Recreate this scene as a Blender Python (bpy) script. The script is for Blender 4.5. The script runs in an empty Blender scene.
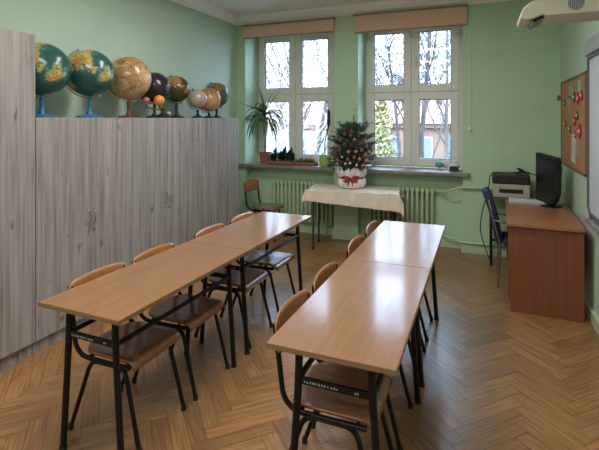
import bpy, math, random
from mathutils import Vector, Matrix, noise
from math import sin, cos, pi, radians as R
S = bpy.context.scene
COL = S.collection
V = Vector

# ------------------------------------------------------------------ camera
cam_d = bpy.data.cameras.new('camera')
cam = bpy.data.objects.new('camera', cam_d)
COL.objects.link(cam)
cam.location = (0, 0, 1.6515)
cam.rotation_euler = (R(90), 0, 0.3870)
cam_d.sensor_width = 36
cam_d.lens = 444.33 * 36 / 599
cam_d.shift_y = -(225 - 118.73) / 599
cam_d.clip_end = 300
cam_d.clip_start = 0.05
S.camera = cam

# ------------------------------------------------------------------ light
SKY = 33.0
w = bpy.data.worlds.new('sky')
S.world = w
w.use_nodes = True
nt = w.node_tree
bg = nt.nodes['Background']
tc = nt.nodes.new('ShaderNodeTexCoord')
sep = nt.nodes.new('ShaderNodeSeparateXYZ')
rp = nt.nodes.new('ShaderNodeValToRGB')
rp.color_ramp.elements[0].position = 0.0
rp.color_ramp.elements[0].color = (0.115, 0.145, 0.200, 1)
rp.color_ramp.elements[1].position = 0.8
rp.color_ramp.elements[1].color = (0.52, 0.77, 1.0, 1)
e_ = rp.color_ramp.elements.new(0.36)
e_.color = (0.16, 0.215, 0.31, 1)
nt.links.new(tc.outputs['Generated'], sep.inputs[0])
nt.links.new(sep.outputs['Z'], rp.inputs[0])
nt.links.new(rp.outputs[0], bg.inputs['Color'])
bg.inputs['Strength'].default_value = SKY

sun_d = bpy.data.lights.new('sun', 'SUN')
sun_d.energy = 11.0
sun_d.angle = R(1.5)
sun_d.color = (1.0, 0.86, 0.68)
sun = bpy.data.objects.new('sun', sun_d)
COL.objects.link(sun)
sun.rotation_euler = (R(62), 0, R(-25))      # travels away from the room, on to what stands outside

def portal(name, x, z, sx, sz, y):
    d = bpy.data.lights.new(name, 'AREA')
    d.shape = 'RECTANGLE'
    d.size = sx
    d.size_y = sz
    d.cycles.is_portal = True
    o = bpy.data.objects.new(name, d)
    COL.objects.link(o)
    o.location = (x, y, z)
    o.rotation_euler = (R(-90), 0, 0)
portal('window_portal', -2.63, 1.97, 1.32, 2.0, 6.42)
portal('window_portal', -0.888, 1.97, 1.32, 2.0, 6.42)

FILL = 38.0  # strength of the lamps added overhead, out of view, to fill the room
FILL_LAMPS = [(-1.3, 3.3), (-1.3, 1.3), (-1.3, -0.8)]
for lx, ly in FILL_LAMPS:
    d = bpy.data.lights.new('fill_light', 'AREA')
    d.shape = 'RECTANGLE'; d.size = 1.9; d.size_y = .34; d.energy = FILL; d.color = (1.0, 0.97, 0.93)
    o = bpy.data.objects.new('fill_light', d); COL.objects.link(o); o.location = (lx, ly, 3.055)

S.view_settings.view_transform = 'Standard'
S.view_settings.look = 'None'
S.view_settings.exposure = 0.24
S.view_settings.gamma = 1.0
S.view_settings.use_curve_mapping = False
S.cycles.max_bounces = 10
S.cycles.diffuse_bounces = 6
S.cycles.transparent_max_bounces = 16
S.cycles.sample_clamp_indirect = 8.0

# ------------------------------------------------------------------ materials
def newmat(name):
    m = bpy.data.materials.new(name)
    m.use_nodes = True
    return m, m.node_tree, m.node_tree.nodes['Principled BSDF']

def mat(name, col, rough=0.5, metal=0.0, spec=0.5, var=0.0, vscale=6.0, bump=0.0, bscale=60.0, coat=0.0, coat_r=0.1, stretch=(1, 1, 1)):
    m, t, b = newmat(name)
    b.inputs['Base Color'].default_value = (*col, 1)
    b.inputs['Roughness'].default_value = rough
    b.inputs['Metallic'].default_value = metal
    b.inputs['Specular IOR Level'].default_value = spec
    b.inputs['Coat Weight'].default_value = coat
    b.inputs['Coat Roughness'].default_value = coat_r
    if var > 0 or bump > 0:
        tc = t.nodes.new('ShaderNodeTexCoord')
        mp = t.nodes.new('ShaderNodeMapping')
        mp.inputs['Scale'].default_value = stretch
        t.links.new(tc.outputs['Object'], mp.inputs[0])
    if var > 0:
        n = t.nodes.new('ShaderNodeTexNoise')
        n.inputs['Scale'].default_value = vscale
        n.inputs['Detail'].default_value = 5
        t.links.new(mp.outputs[0], n.inputs['Vector'])
        r = t.nodes.new('ShaderNodeValToRGB')
        r.color_ramp.elements[0].position = 0.3
        r.color_ramp.elements[1].position = 0.7
        r.color_ramp.elements[0].color = (*[c * (1 - var) for c in col], 1)
        r.color_ramp.elements[1].color = (*[min(1, c * (1 + var)) for c in col], 1)
        t.links.new(n.outputs['Fac'], r.inputs[0])
        t.links.new(r.outputs[0], b.inputs['Base Color'])
    if bump > 0:
        n2 = t.nodes.new('ShaderNodeTexNoise')
        n2.inputs['Scale'].default_value = bscale
        n2.inputs['Detail'].default_value = 4
        t.links.new(mp.outputs[0], n2.inputs['Vector'])
        bp = t.nodes.new('ShaderNodeBump')
        bp.inputs['Strength'].default_value = bump
        bp.inputs['Distance'].default_value = 0.01
        t.links.new(n2.outputs['Fac'], bp.inputs['Height'])
        t.links.new(bp.outputs[0], b.inputs['Normal'])
    return m

def wood(name, stops, stretch, scale=4.0, rough=0.4, knots=None, coat=0.0, coat_r=0.15, spec=0.5, per_object=True, attr=False, coat_ior=1.5):
    """grain: noise stretched along one axis through a colour ramp, an optional layer of dark knots, optional plank tint"""
    m, t, b = newmat(name)
    L = t.links.new
    tc = t.nodes.new('ShaderNodeTexCoord')
    oi = t.nodes.new('ShaderNodeObjectInfo')
    ml = t.nodes.new('ShaderNodeMath'); ml.operation = 'MULTIPLY'; ml.inputs[1].default_value = 37.0 if per_object else 0
    L(oi.outputs['Random'], ml.inputs[0])
    add = t.nodes.new('ShaderNodeVectorMath'); add.operation = 'ADD'
    mp = t.nodes.new('ShaderNodeMapping')
    mp.inputs['Scale'].default_value = stretch
    L(tc.outputs['UV' if attr else 'Object'], mp.inputs[0])
    L(mp.outputs[0], add.inputs[0]); L(ml.outputs[0], add.inputs[1])
    n = t.nodes.new('ShaderNodeTexNoise')
    n.inputs['Scale'].default_value = scale
    n.inputs['Detail'].default_value = 8
    n.inputs['Roughness'].default_value = 0.62
    n.inputs['Distortion'].default_value = 0.35
    L(add.outputs[0], n.inputs['Vector'])
    r = t.nodes.new('ShaderNodeValToRGB')
    cr = r.color_ramp
    while len(cr.elements) < len(stops): cr.elements.new(0.5)
    for e, (p, c) in zip(cr.elements, stops):
        e.position = p; e.color = (*c, 1)
    L(n.outputs['Fac'], r.inputs[0])
    b.inputs['Coat IOR'].default_value = coat_ior
    out = r.outputs[0]
    if knots:
        v = t.nodes.new('ShaderNodeTexNoise')
        v.inputs['Scale'].default_value = knots[1]
        v.inputs['Detail'].default_value = 3
        v.inputs['Distortion'].default_value = 0.8
        mp2 = t.nodes.new('ShaderNodeMapping'); mp2.inputs['Scale'].default_value = knots[2]
        L(tc.outputs['Object'], mp2.inputs[0])
        add2 = t.nodes.new('ShaderNodeVectorMath'); add2.operation = 'ADD'
        L(mp2.outputs[0], add2.inputs[0]); L(ml.outputs[0], add2.inputs[1])
        L(add2.outputs[0], v.inputs['Vector'])
        kr = t.nodes.new('ShaderNodeValToRGB')
        kr.color_ramp.elements[0].position = knots[3]; kr.color_ramp.elements[0].color = (0.8, 0.8, 0.8, 1)
        kr.color_ramp.elements[1].position = knots[3] + 0.06; kr.color_ramp.elements[1].color = (0, 0, 0, 1)
        L(v.outputs['Fac'], kr.inputs[0])
        mx = t.nodes.new('ShaderNodeMixRGB')
        L(kr.outputs[0], mx.inputs[0]); L(out, mx.inputs[1]); mx.inputs[2].default_value = (*knots[0], 1)
        out = mx.outputs[0]
    if attr:
        at = t.nodes.new('ShaderNodeAttribute'); at.attribute_name = 'tint'
        mu = t.nodes.new('ShaderNodeMixRGB'); mu.blend_type = 'MULTIPLY'; mu.inputs[0].default_value = 1
        L(out, mu.inputs[1]); L(at.outputs['Color'], mu.inputs[2])
        out = mu.outputs[0]
    L(out, b.inputs['Base Color'])
    b.inputs['Roughness'].default_value = rough
    b.inputs['Specular IOR Level'].default_value = spec
    b.inputs['Coat Weight'].default_value = coat
    b.inputs['Coat Roughness'].default_value = coat_r
    return m

def attrmat(name, rough=0.3, attr='tint', spec=0.5):
    m, t, b = newmat(name)
    at = t.nodes.new('ShaderNodeAttribute'); at.attribute_name = attr
    t.links.new(at.outputs['Color'], b.inputs['Base Color'])
    b.inputs['Roughness'].default_value = rough
    b.inputs['Specular IOR Level'].default_value = spec
    return m

M = {}
M['wall'] = mat('green_wall_paint', (0.46, 0.64, 0.44), 0.6, var=0.04, vscale=2.0, bump=0.08, bscale=40)
M['wall_side'] = mat('pale_green_wall_paint', (0.49, 0.63, 0.50), 0.6, var=0.04, vscale=2.0, bump=0.08, bscale=40)
M['green_trim'] = mat('green_gloss_paint', (0.47, 0.61, 0.40), 0.3, var=0.03)
M['radiator'] = mat('radiator_paint', (0.42, 0.54, 0.33), 0.3, var=0.04)
M['ceiling'] = mat('ceiling_white', (0.90, 0.90, 0.94), 0.9, var=0.03, vscale=3, bump=0.1)
M['cornice'] = mat('cornice_white', (0.92, 0.90, 0.89), 0.7)
M['sash'] = mat('window_white', (0.80, 0.79, 0.76), 0.4, var=0.03)
M['sill'] = mat('window_sill_grey', (0.22, 0.20, 0.18), 0.45, var=0.25, vscale=9)
M['blind'] = mat('blind_fabric', (0.70, 0.47, 0.35), 0.9, var=0.06, vscale=50, bump=0.2, bscale=200)
M['rod'] = mat('blind_rod', (0.33, 0.22, 0.15), 0.5)
M['black_metal'] = mat('black_enamel', (0.007, 0.007, 0.008), 0.4, spec=0.25, var=0.2, vscale=20)
M['rubber'] = mat('black_rubber', (0.01, 0.01, 0.01), 0.8)
M['chrome'] = mat('chrome', (0.6, 0.6, 0.62), 0.2, metal=1)
M['grey_metal'] = mat('grey_enamel', (0.03, 0.03, 0.032), 0.4)
M['cab'] = wood('whitewashed_pine_laminate', [(0.28, (0.14, 0.118, 0.108)), (0.42, (0.255, 0.226, 0.212)), (0.56, (0.335, 0.308, 0.295)), (0.75, (0.42, 0.40, 0.39))],
                (10, 10, 0.4), 3.0, 0.5, knots=((0.13, 0.105, 0.09), 3.4, (5.0, 5.0, 1.5), 0.285))
M['cab_side'] = M['cab']
M['desk_top'] = wood('oak_laminate', [(0.25, (0.235, 0.098, 0.028)), (0.5, (0.30, 0.134, 0.038)), (0.78, (0.37, 0.178, 0.057))],
                     (26, 0.9, 26), 1.5, 0.30, coat=1.0, coat_r=0.13, coat_ior=1.75)
M['desk_edge'] = wood('oak_edge', [(0.3, (0.20, 0.11, 0.05)), (0.7, (0.28, 0.16, 0.08))], (2, 2, 30), 3, 0.5)
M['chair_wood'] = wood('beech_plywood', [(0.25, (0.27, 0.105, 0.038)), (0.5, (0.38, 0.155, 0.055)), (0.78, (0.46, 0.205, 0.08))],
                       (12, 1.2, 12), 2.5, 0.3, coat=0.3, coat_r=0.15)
M['seat_wood'] = wood('shaded_beech_plywood', [(0.25, (0.17, 0.066, 0.032)), (0.5, (0.24, 0.098, 0.045)), (0.78, (0.31, 0.14, 0.068))],  # same beech as the backrests, with under-desk shade put into the colour
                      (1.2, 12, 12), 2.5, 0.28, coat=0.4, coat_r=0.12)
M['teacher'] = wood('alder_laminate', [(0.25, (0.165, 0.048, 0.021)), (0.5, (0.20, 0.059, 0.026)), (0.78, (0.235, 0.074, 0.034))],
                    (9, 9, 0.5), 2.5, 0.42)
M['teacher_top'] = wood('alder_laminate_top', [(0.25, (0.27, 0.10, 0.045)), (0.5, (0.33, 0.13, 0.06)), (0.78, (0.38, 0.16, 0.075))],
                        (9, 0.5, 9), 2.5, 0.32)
M['floor'] = wood('parquet_oak', [(0.22, (0.15, 0.068, 0.024)), (0.5, (0.28, 0.138, 0.052)), (0.8, (0.43, 0.235, 0.100))],
                  (1.2, 22, 1), 3.0, 0.33, per_object=False, attr=True, coat=0.3, coat_r=0.22)
M['floor_gap'] = mat('parquet_gap', (0.05, 0.025, 0.015), 0.7)
M['cloth'] = mat('cream_tablecloth', (0.74, 0.65, 0.54), 0.85, var=0.05, vscale=12, bump=0.3, bscale=300)
M['brown_pot'] = mat('terracotta', (0.32, 0.10, 0.06), 0.6, var=0.15)
M['lime_pot'] = mat('lime_ceramic', (0.38, 0.52, 0.12), 0.35)
M['soil'] = mat('soil', (0.04, 0.025, 0.018), 0.9, bump=0.6)
M['leaf'] = mat('green_leaf', (0.075, 0.16, 0.05), 0.45, var=0.35, vscale=15)
M['leaf_pale'] = mat('pale_leaf', (0.12, 0.20, 0.10), 0.45, var=0.3, vscale=15)
M['leaf_dark'] = mat('dark_leaf', (0.018, 0.045, 0.022), 0.4, var=0.35, vscale=15)
M['bark'] = mat('bark', (0.12, 0.075, 0.05), 0.9, var=0.3, vscale=12)
M['needle'] = mat('fir_needles', (0.022, 0.055, 0.032), 0.5, var=0.5, vscale=25)
M['wrap'] = mat('white_cellophane', (0.78, 0.74, 0.72), 0.3, var=0.22, vscale=22, bump=1.0, bscale=35)
M['ribbon'] = mat('red_ribbon', (0.28, 0.010, 0.022), 0.4)
M['bauble_red'] = mat('red_bauble', (0.36, 0.075, 0.055), 0.35, coat=0.2)
M['bauble_rose'] = mat('rose_bauble', (0.48, 0.20, 0.15), 0.35, coat=0.5)
M['bauble_white'] = mat('white_bauble', (0.75, 0.68, 0.64), 0.3, coat=0.5)
M['gold'] = mat('gold_star', (0.55, 0.36, 0.10), 0.35, metal=0.6)
M['blue_plastic'] = mat('blue_plastic', (0.02, 0.14, 0.29), 0.35)
M['brown_stand'] = mat('red_brown_stand', (0.14, 0.035, 0.02), 0.4)
M['black_plastic'] = mat('black_plastic', (0.012, 0.012, 0.013), 0.45)
M['black_gloss'] = mat('black_screen', (0.008, 0.009, 0.011), 0.18)
M['orange'] = mat('orange_ball', (0.72, 0.27, 0.02), 0.4, var=0.2, vscale=30)
M['pink_ball'] = mat('copper_ball', (0.38, 0.13, 0.07), 0.4)
M['cream_plastic'] = mat('cream_plastic', (0.60, 0.56, 0.45), 0.45, var=0.03)
M['grey_plastic'] = mat('grey_plastic', (0.36, 0.37, 0.39), 0.45)
M['dark_grey'] = mat('dark_grey_plastic', (0.10, 0.10, 0.11), 0.5)
M['printer'] = mat('printer_cream', (0.42, 0.39, 0.33), 0.5)
M['paper'] = mat('paper', (0.72, 0.72, 0.72), 0.8)
M['paper_green'] = mat('paper_green', (0.30, 0.42, 0.28), 0.8)
M['paper_tan'] = mat('paper_tan', (0.45, 0.30, 0.19), 0.8)
M['red_felt'] = mat('red_felt', (0.45, 0.02, 0.04), 0.8)
M['dark_felt'] = mat('dark_green_felt', (0.07, 0.12, 0.06), 0.8)
M['cork'] = mat('cork', (0.44, 0.235, 0.11), 0.85, var=0.16, vscale=60, bump=0.5, bscale=120)
M['cork_frame'] = mat('cork_frame', (0.22, 0.12, 0.07), 0.5)
M['board'] = mat('whiteboard_surface', (0.66, 0.68, 0.74), 0.3)
M['alu'] = mat('anodised_aluminium', (0.42, 0.43, 0.45), 0.35, metal=0.7)
M['navy'] = mat('navy_fabric', (0.018, 0.026, 0.075), 0.85, var=0.15, vscale=40, bump=0.4, bscale=250)
M['ink'] = mat('printed_ink', (0.09, 0.09, 0.10), 0.7)
M['white_mark'] = mat('white_marking', (0.42, 0.42, 0.42), 0.6)
M['teal_fig'] = mat('teal_figure', (0.10, 0.30, 0.36), 0.5)
M['brick'] = mat('pale_brick', (0.126, 0.078, 0.059), 0.9, var=0.15, vscale=3, bump=0.2)
M['roof'] = mat('roof_tiles', (0.126, 0.046, 0.029), 0.8, var=0.2, vscale=2)
M['plaster'] = mat('pale_render', (0.176, 0.143, 0.130), 0.9, var=0.1, vscale=1)
M['out_white'] = mat('painted_joinery', (0.250, 0.260, 0.275), 0.5)
M['out_glass'] = mat('dark_window_glass', (0.08, 0.10, 0.15), 0.1)
M['ground'] = mat('winter_ground', (0.080, 0.072, 0.064), 0.95, var=0.3, vscale=0.5)
M['tree'] = mat('bare_bark', (0.047, 0.039, 0.039), 0.95, var=0.3, vscale=3)
M['tree_pale'] = mat('pale_bark', (0.20, 0.18, 0.17), 0.9, var=0.35, vscale=3)
M['conifer'] = mat('yellow_green_foliage', (0.150, 0.142, 0.062), 0.8, var=0.45, vscale=1.5)
M['conifer'].node_tree.nodes['Principled BSDF'].inputs['Roughness'].default_value = .9
M['bush'] = mat('dark_hedge', (0.042, 0.048, 0.030), 0.9, var=0.4, vscale=2)

# thin window glass: straight through, with a faint mirror
m, t, b = newmat('window_glass')
t.nodes.remove(b)
tr = t.nodes.new('ShaderNodeBsdfTransparent'); tr.inputs[0].default_value = (0.97, 0.985, 0.99, 1)
gl = t.nodes.new('ShaderNodeBsdfGlossy'); gl.inputs['Roughness'].default_value = 0.02
fr = t.nodes.new('ShaderNodeFresnel'); fr.inputs[0].default_value = 1.35
mx = t.nodes.new('ShaderNodeMixShader')
t.links.new(fr.outputs[0], mx.inputs[0]); t.links.new(tr.outputs[0], mx.inputs[1]); t.links.new(gl.outputs[0], mx.inputs[2])
t.links.new(mx.outputs[0], t.nodes['Material Output'].inputs[0])
M['glass'] = m

# ------------------------------------------------------------------ mesh builder
def fillet(pts, r, n=5):
    pts = [V(p) for p in pts]
    out = [pts[0]]
    for a, b, c in zip(pts, pts[1:], pts[2:]):
        d1, d2 = (a - b), (c - b)
        k = min(r, d1.length * 0.49, d2.length * 0.49)
        p, q = b + d1.normalized() * k, b + d2.normalized() * k
        for i in range(n + 1):
            u = i / n
            out.append(p * (1 - u) ** 2 + b * 2 * u * (1 - u) + q * u * u)
    out.append(pts[-1])
    return out

class MB:
    def __init__(s): s.v = []; s.f = []
    def box(s, c, d, rz=0, rx=0, ry=0):
        m = Matrix.Translation(V(c)) @ Matrix.Rotation(rz, 4, 'Z') @ Matrix.Rotation(ry, 4, 'Y') @ Matrix.Rotation(rx, 4, 'X')
        n = len(s.v)
        for x in (-1, 1):
            for y in (-1, 1):
                for z in (-1, 1): s.v.append(m @ V((x * d[0] / 2, y * d[1] / 2, z * d[2] / 2)))
        for q in ((0, 1, 3, 2), (4, 6, 7, 5), (0, 4, 5, 1), (2, 3, 7, 6), (0, 2, 6, 4), (1, 5, 7, 3)): s.f.append([n + i for i in q])
        return s
    def b2(s, x0, x1, y0, y1, z0, z1):
        return s.box(((x0 + x1) / 2, (y0 + y1) / 2, (z0 + z1) / 2), (x1 - x0, y1 - y0, z1 - z0))
    def tube(s, pts, r, seg=10, cap=True):
        pts = [V(p) for p in pts]
        rs = r if isinstance(r, (list, tuple)) else [r] * len(pts)
        n0 = len(s.v)
        t0 = (pts[1] - pts[0]).normalized()
        up = V((0, 0, 1)) if abs(t0.z) < 0.9 else V((0, 1, 0))
        a = t0.cross(up).normalized()
        for i, p in enumerate(pts):
            if i == 0: t = t0
            elif i == len(pts) - 1: t = (pts[-1] - pts[-2]).normalized()
            else: t = ((pts[i + 1] - p).normalized() + (p - pts[i - 1]).normalized()).normalized()
            a = (a - t * a.dot(t)).normalized()
            b = t.cross(a)
            for k in range(seg):
                q = 2 * pi * k / seg
                s.v.append(p + (a * cos(q) + b * sin(q)) * rs[i])
        for i in range(len(pts) - 1):
            for k in range(seg):
                k2 = (k + 1) % seg
                s.f.append([n0 + i * seg + k, n0 + i * seg + k2, n0 + (i + 1) * seg + k2, n0 + (i + 1) * seg + k])
        if cap:
            s.f.append([n0 + k for k in range(seg)][::-1])
            s.f.append([n0 + (len(pts) - 1) * seg + k for k in range(seg)])
        return s
    def lathe(s, prof, c=(0, 0, 0), seg=24, m=None):
        c = V(c); n0 = len(s.v)
        m = m or Matrix.Identity(3)
        for (r, z) in prof:
            for k in range(seg):
                q = 2 * pi * k / seg
                s.v.append(c + m @ V((r * cos(q), r * sin(q), z)))
        for i in range(len(prof) - 1):
            for k in range(seg):
                k2 = (k + 1) % seg
                s.f.append([n0 + i * seg + k, n0 + i * seg + k2, n0 + (i + 1) * seg + k2, n0 + (i + 1) * seg + k])
        s.f.append([n0 + k for k in range(seg)][::-1])
        s.f.append([n0 + (len(prof) - 1) * seg + k for k in range(seg)])
        return s
    def ball(s, c, r, seg=20, rings=12):
        prof = [(max(1e-4, r * sin(pi * i / rings)), -r * cos(pi * i / rings)) for i in range(rings + 1)]
        return s.lathe(prof, c, seg)
    def prism(s, poly, p0, p1, ux, uy):
        """poly of (a, b) in axes ux, uy, swept from p0 to p1"""
        n0 = len(s.v); n = len(poly)
        for p in (p0, p1):
            for a, b in poly: s.v.append(V(p) + V(ux) * a + V(uy) * b)
        s.f.append([n0 + i for i in range(n)][::-1])
        s.f.append([n0 + n + i for i in range(n)])
        for i in range(n):
            j = (i + 1) % n
            s.f.append([n0 + i, n0 + j, n0 + n + j, n0 + n + i])
        return s
    def quad(s, *p):
        n = len(s.v); s.v += [V(q) for q in p]; s.f.append(list(range(n, n + len(p)))); return s
    def build(s, name, m, parent=None, smooth=False, bevel=0, solid=0, loc=None, recalc=True):
        me = bpy.data.meshes.new(name)
        me.from_pydata([tuple(p) for p in s.v], [], s.f)
        if recalc:
            import bmesh
            bm = bmesh.new(); bm.from_mesh(me); bmesh.ops.recalc_face_normals(bm, faces=bm.faces); bm.to_mesh(me); bm.free()
        me.materials.append(m)
        o = bpy.data.objects.new(name, me)
        COL.objects.link(o)
        if parent: o.parent = parent
        if loc: o.location = loc
        if smooth:
            for p in me.polygons: p.use_smooth = True
            try: me.set_sharp_from_angle(angle=R(40))
            except Exception: pass
        if solid:
            md = o.modifiers.new('thickness', 'SOLIDIFY'); md.thickness = solid; md.offset = 0
        if bevel:
            md = o.modifiers.new('bevel', 'BEVEL'); md.width = bevel; md.segments = 2; md.limit_method = 'ANGLE'
        return o

def thing(name, label, cat, loc=(0, 0, 0), rz=0, group=None):
    o = bpy.data.objects.new(name, None)
    COL.objects.link(o)
    o.empty_display_size = 0.1
    o.location = loc; o.rotation_euler = (0, 0, rz)
    return tag(o, label, cat, group)
def tag(o, label, cat, group=None):
    o['label'] = label; o['category'] = cat
    if group: o['group'] = group
    return o
def struct(o):
    o['kind'] = 'structure'; return o
def dup(root, loc, rz, label, group=None):
    r = root.copy(); COL.objects.link(r); r.location = loc; r.rotation_euler = (0, 0, rz)
    r['label'] = label
    if group: r['group'] = group
    for ch in list(root.children):
        c = ch.copy(); COL.objects.link(c); c.parent = r
        for g in list(ch.children):
            d = g.copy(); COL.objects.link(d); d.parent = c
    return r
def col_attr(me, cols, name='tint', domain='CORNER'):
    a = me.color_attributes.new(name, 'FLOAT_COLOR', domain)
    for i, c in enumerate(cols): a.data[i].color = (*c, 1)

# ------------------------------------------------------------------ room shell
XL, XR, YN, YF, ZC = -3.4185, 0.852, -2.2, 5.867, 3.18
YNI = 6.03                                  # back of the radiator niches
# floor: herringbone of real planks
def make_floor():
    rnd = random.Random(4)
    pl, pw = 0.434, 0.0868
    v, f, uv, tint, mi = [], [], [], [], []
    def add(q, uvs, col, k):
        n = len(v); v.extend(q); f.append([n, n + 1, n + 2, n + 3]); uv.extend(uvs); tint.extend([col] * 4); mi.append(k)
    z0 = -0.0025
    add([(XL - .3, YN - .3, z0), (XR + .3, YN - .3, z0), (XR + .3, YF + .5, z0), (XL - .3, YF + .5, z0)], [(0, 0)] * 4, (1, 1, 1), 1)
    s2 = math.sqrt(0.5)
    ox, oy = -0.075, 3.66
    def w2(a, b): return (ox + (a - b) * s2, oy + (a + b) * s2, 0)
    g = 0.0009
    N = 70
    n5 = 5
    for j in range(-N, N):
        for i in range(-N, N):
            m = (i - j) % (2 * n5)
            if m == 0:      x0, y0, x1, y1, horiz = i, j, i + n5, j + 1, True
            elif m == n5:   x0, y0, x1, y1, horiz = i, j - n5 + 1, i + 1, j + 1, False
            else: continue
            a0, b0, a1, b1 = x0 * pw + g, y0 * pw + g, x1 * pw - g, y1 * pw - g
            c = w2((a0 + a1) / 2, (b0 + b1) / 2)
            if not (XL - .2 < c[0] < XR + .2 and YN - .2 < c[1] < YF + .4): continue
            t = rnd.uniform(0.84, 1.14); h = rnd.uniform(-0.04, 0.05)
            if rnd.random() < .08: t *= 0.8
            col = (t * (1 + h), t, t * (1 - h))
            u0 = rnd.uniform(0, 40); v0 = rnd.uniform(0, 40)
            q = [w2(a0, b0), w2(a1, b0), w2(a1, b1), w2(a0, b1)]
            if horiz: uvs = [(u0, v0), (u0 + .43, v0), (u0 + .43, v0 + .087), (u0, v0 + .087)]
            else:     uvs = [(u0, v0), (u0, v0 + .087), (u0 + .43, v0 + .087), (u0 + .43, v0)]
            add(q, uvs, col, 0)
    me = bpy.data.meshes.new('floor'); me.from_pydata(v, [], f)
    me.materials.append(M['floor']); me.materials.append(M['floor_gap'])
    ul = me.uv_layers.new(name='UVMap')
    for i, q in enumerate(uv): ul.data[i].uv = q
    col_attr(me, tint)
    for p, k in zip(me.polygons, mi): p.material_index = k
    o = bpy.data.objects.new('floor', me); COL.objects.link(o); struct(o)
make_floor()
struct(MB().b2(XL - .3, XR + .3, YN - .3, YF + .65, ZC, ZC + .25).build('ceiling', M['ceiling']))
struct(MB().b2(XL - .3, XL, YN - .3, YF + .65, -.3, ZC).build('wall_left', M['wall_side']))
struct(MB().b2(XR, XR + .3, YN - .3, YF + .65, -.3, ZC).build('wall_right', M['wall_side']))
struct(MB().b2(XL, XR, YN - .3, YN, -.3, ZC).build('wall_near', M['wall_side']))
WA = (-3.27, -1.876); WB = (-1.536, -0.205)
YO = 6.45
wf = MB()
wf.b2(XL, WA[0], YF, YO, 0, ZC).b2(WA[1], WB[0], YF, YO, 0, ZC).b2(WB[1], XR, YF, YO, 0, ZC)
for a in (WA, WB):
    wf.b2(a[0], a[1], YF, YO, 2.98, ZC).b2(a[0], a[1], YNI, YO, -.3, 0.94)
wf.b2(XL, XR, YF, YO, -.3, -.01)
struct(wf.build('wall_far', M['wall']))
CP = [(0, 3.058), (.022, 3.058), (.026, 3.075), (.045, 3.085), (.062, 3.115), (.085, 3.135), (.09, 3.155), (.10, 3.158), (.10, ZC), (0, ZC)]
struct(MB().prism(CP, (XL, YN, 0), (XL, YF, 0), (1, 0, 0), (0, 0, 1)).build('trim_1', M['cornice']))
struct(MB().prism(CP, (XL, YF, 0), (XR, YF, 0), (0, -1, 0), (0, 0, 1)).build('trim_2', M['cornice']))
struct(MB().prism(CP, (XR, YN, 0), (XR, YF, 0), (-1, 0, 0), (0, 0, 1)).build('trim_3', M['cornice']))
BP = [(0, 0), (.022, 0), (.022, .085), (.014, .10), (0, .105)]
struct(MB().prism(BP, (XR, YN, 0), (XR, YF, 0), (-1, 0, 0), (0, 0, 1)).build('baseboard_right', M['green_trim']))
bf = MB()
for a, b_, y in ((XL, WA[0], YF), (WA[0], WA[1], YNI), (WA[1] - .02, WB[0] + .02, YF), (WB[0], WB[1], YNI), (WB[1] - .02, XR, YF)):
    bf.prism(BP, (a, y, 0), (b_, y, 0), (0, -1, 0), (0, 0, 1))
struct(bf.build('baseboard_far', M['green_trim']))
struct(MB().prism(BP, (XL, YN, 0), (XL, YF, 0), (1, 0, 0), (0, 0, 1)).build('baseboard_left', M['green_trim']))

# door in the wall behind the camera
dr = struct(thing('door_1', 'white door in the near wall', 'door', (-0.2, YN, 0)))
for k in ('label', 'category'): del dr[k]
MB().b2(-.45, .45, 0, .03, .0, 2.05).build('door_leaf', M['sash'], dr, bevel=.003)
MB().b2(-.52, -.45, 0, .045, 0, 2.12).b2(.45, .52, 0, .045, 0, 2.12).b2(-.52, .52, 0, .045, 2.05, 2.12).build('door_frame', M['sash'], dr)
MB().tube([(-.38, .03, 1.02), (-.38, .08, 1.02), (-.27, .08, 1.02)], .009).build('door_handle', M['alu'], dr, smooth=True)

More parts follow.
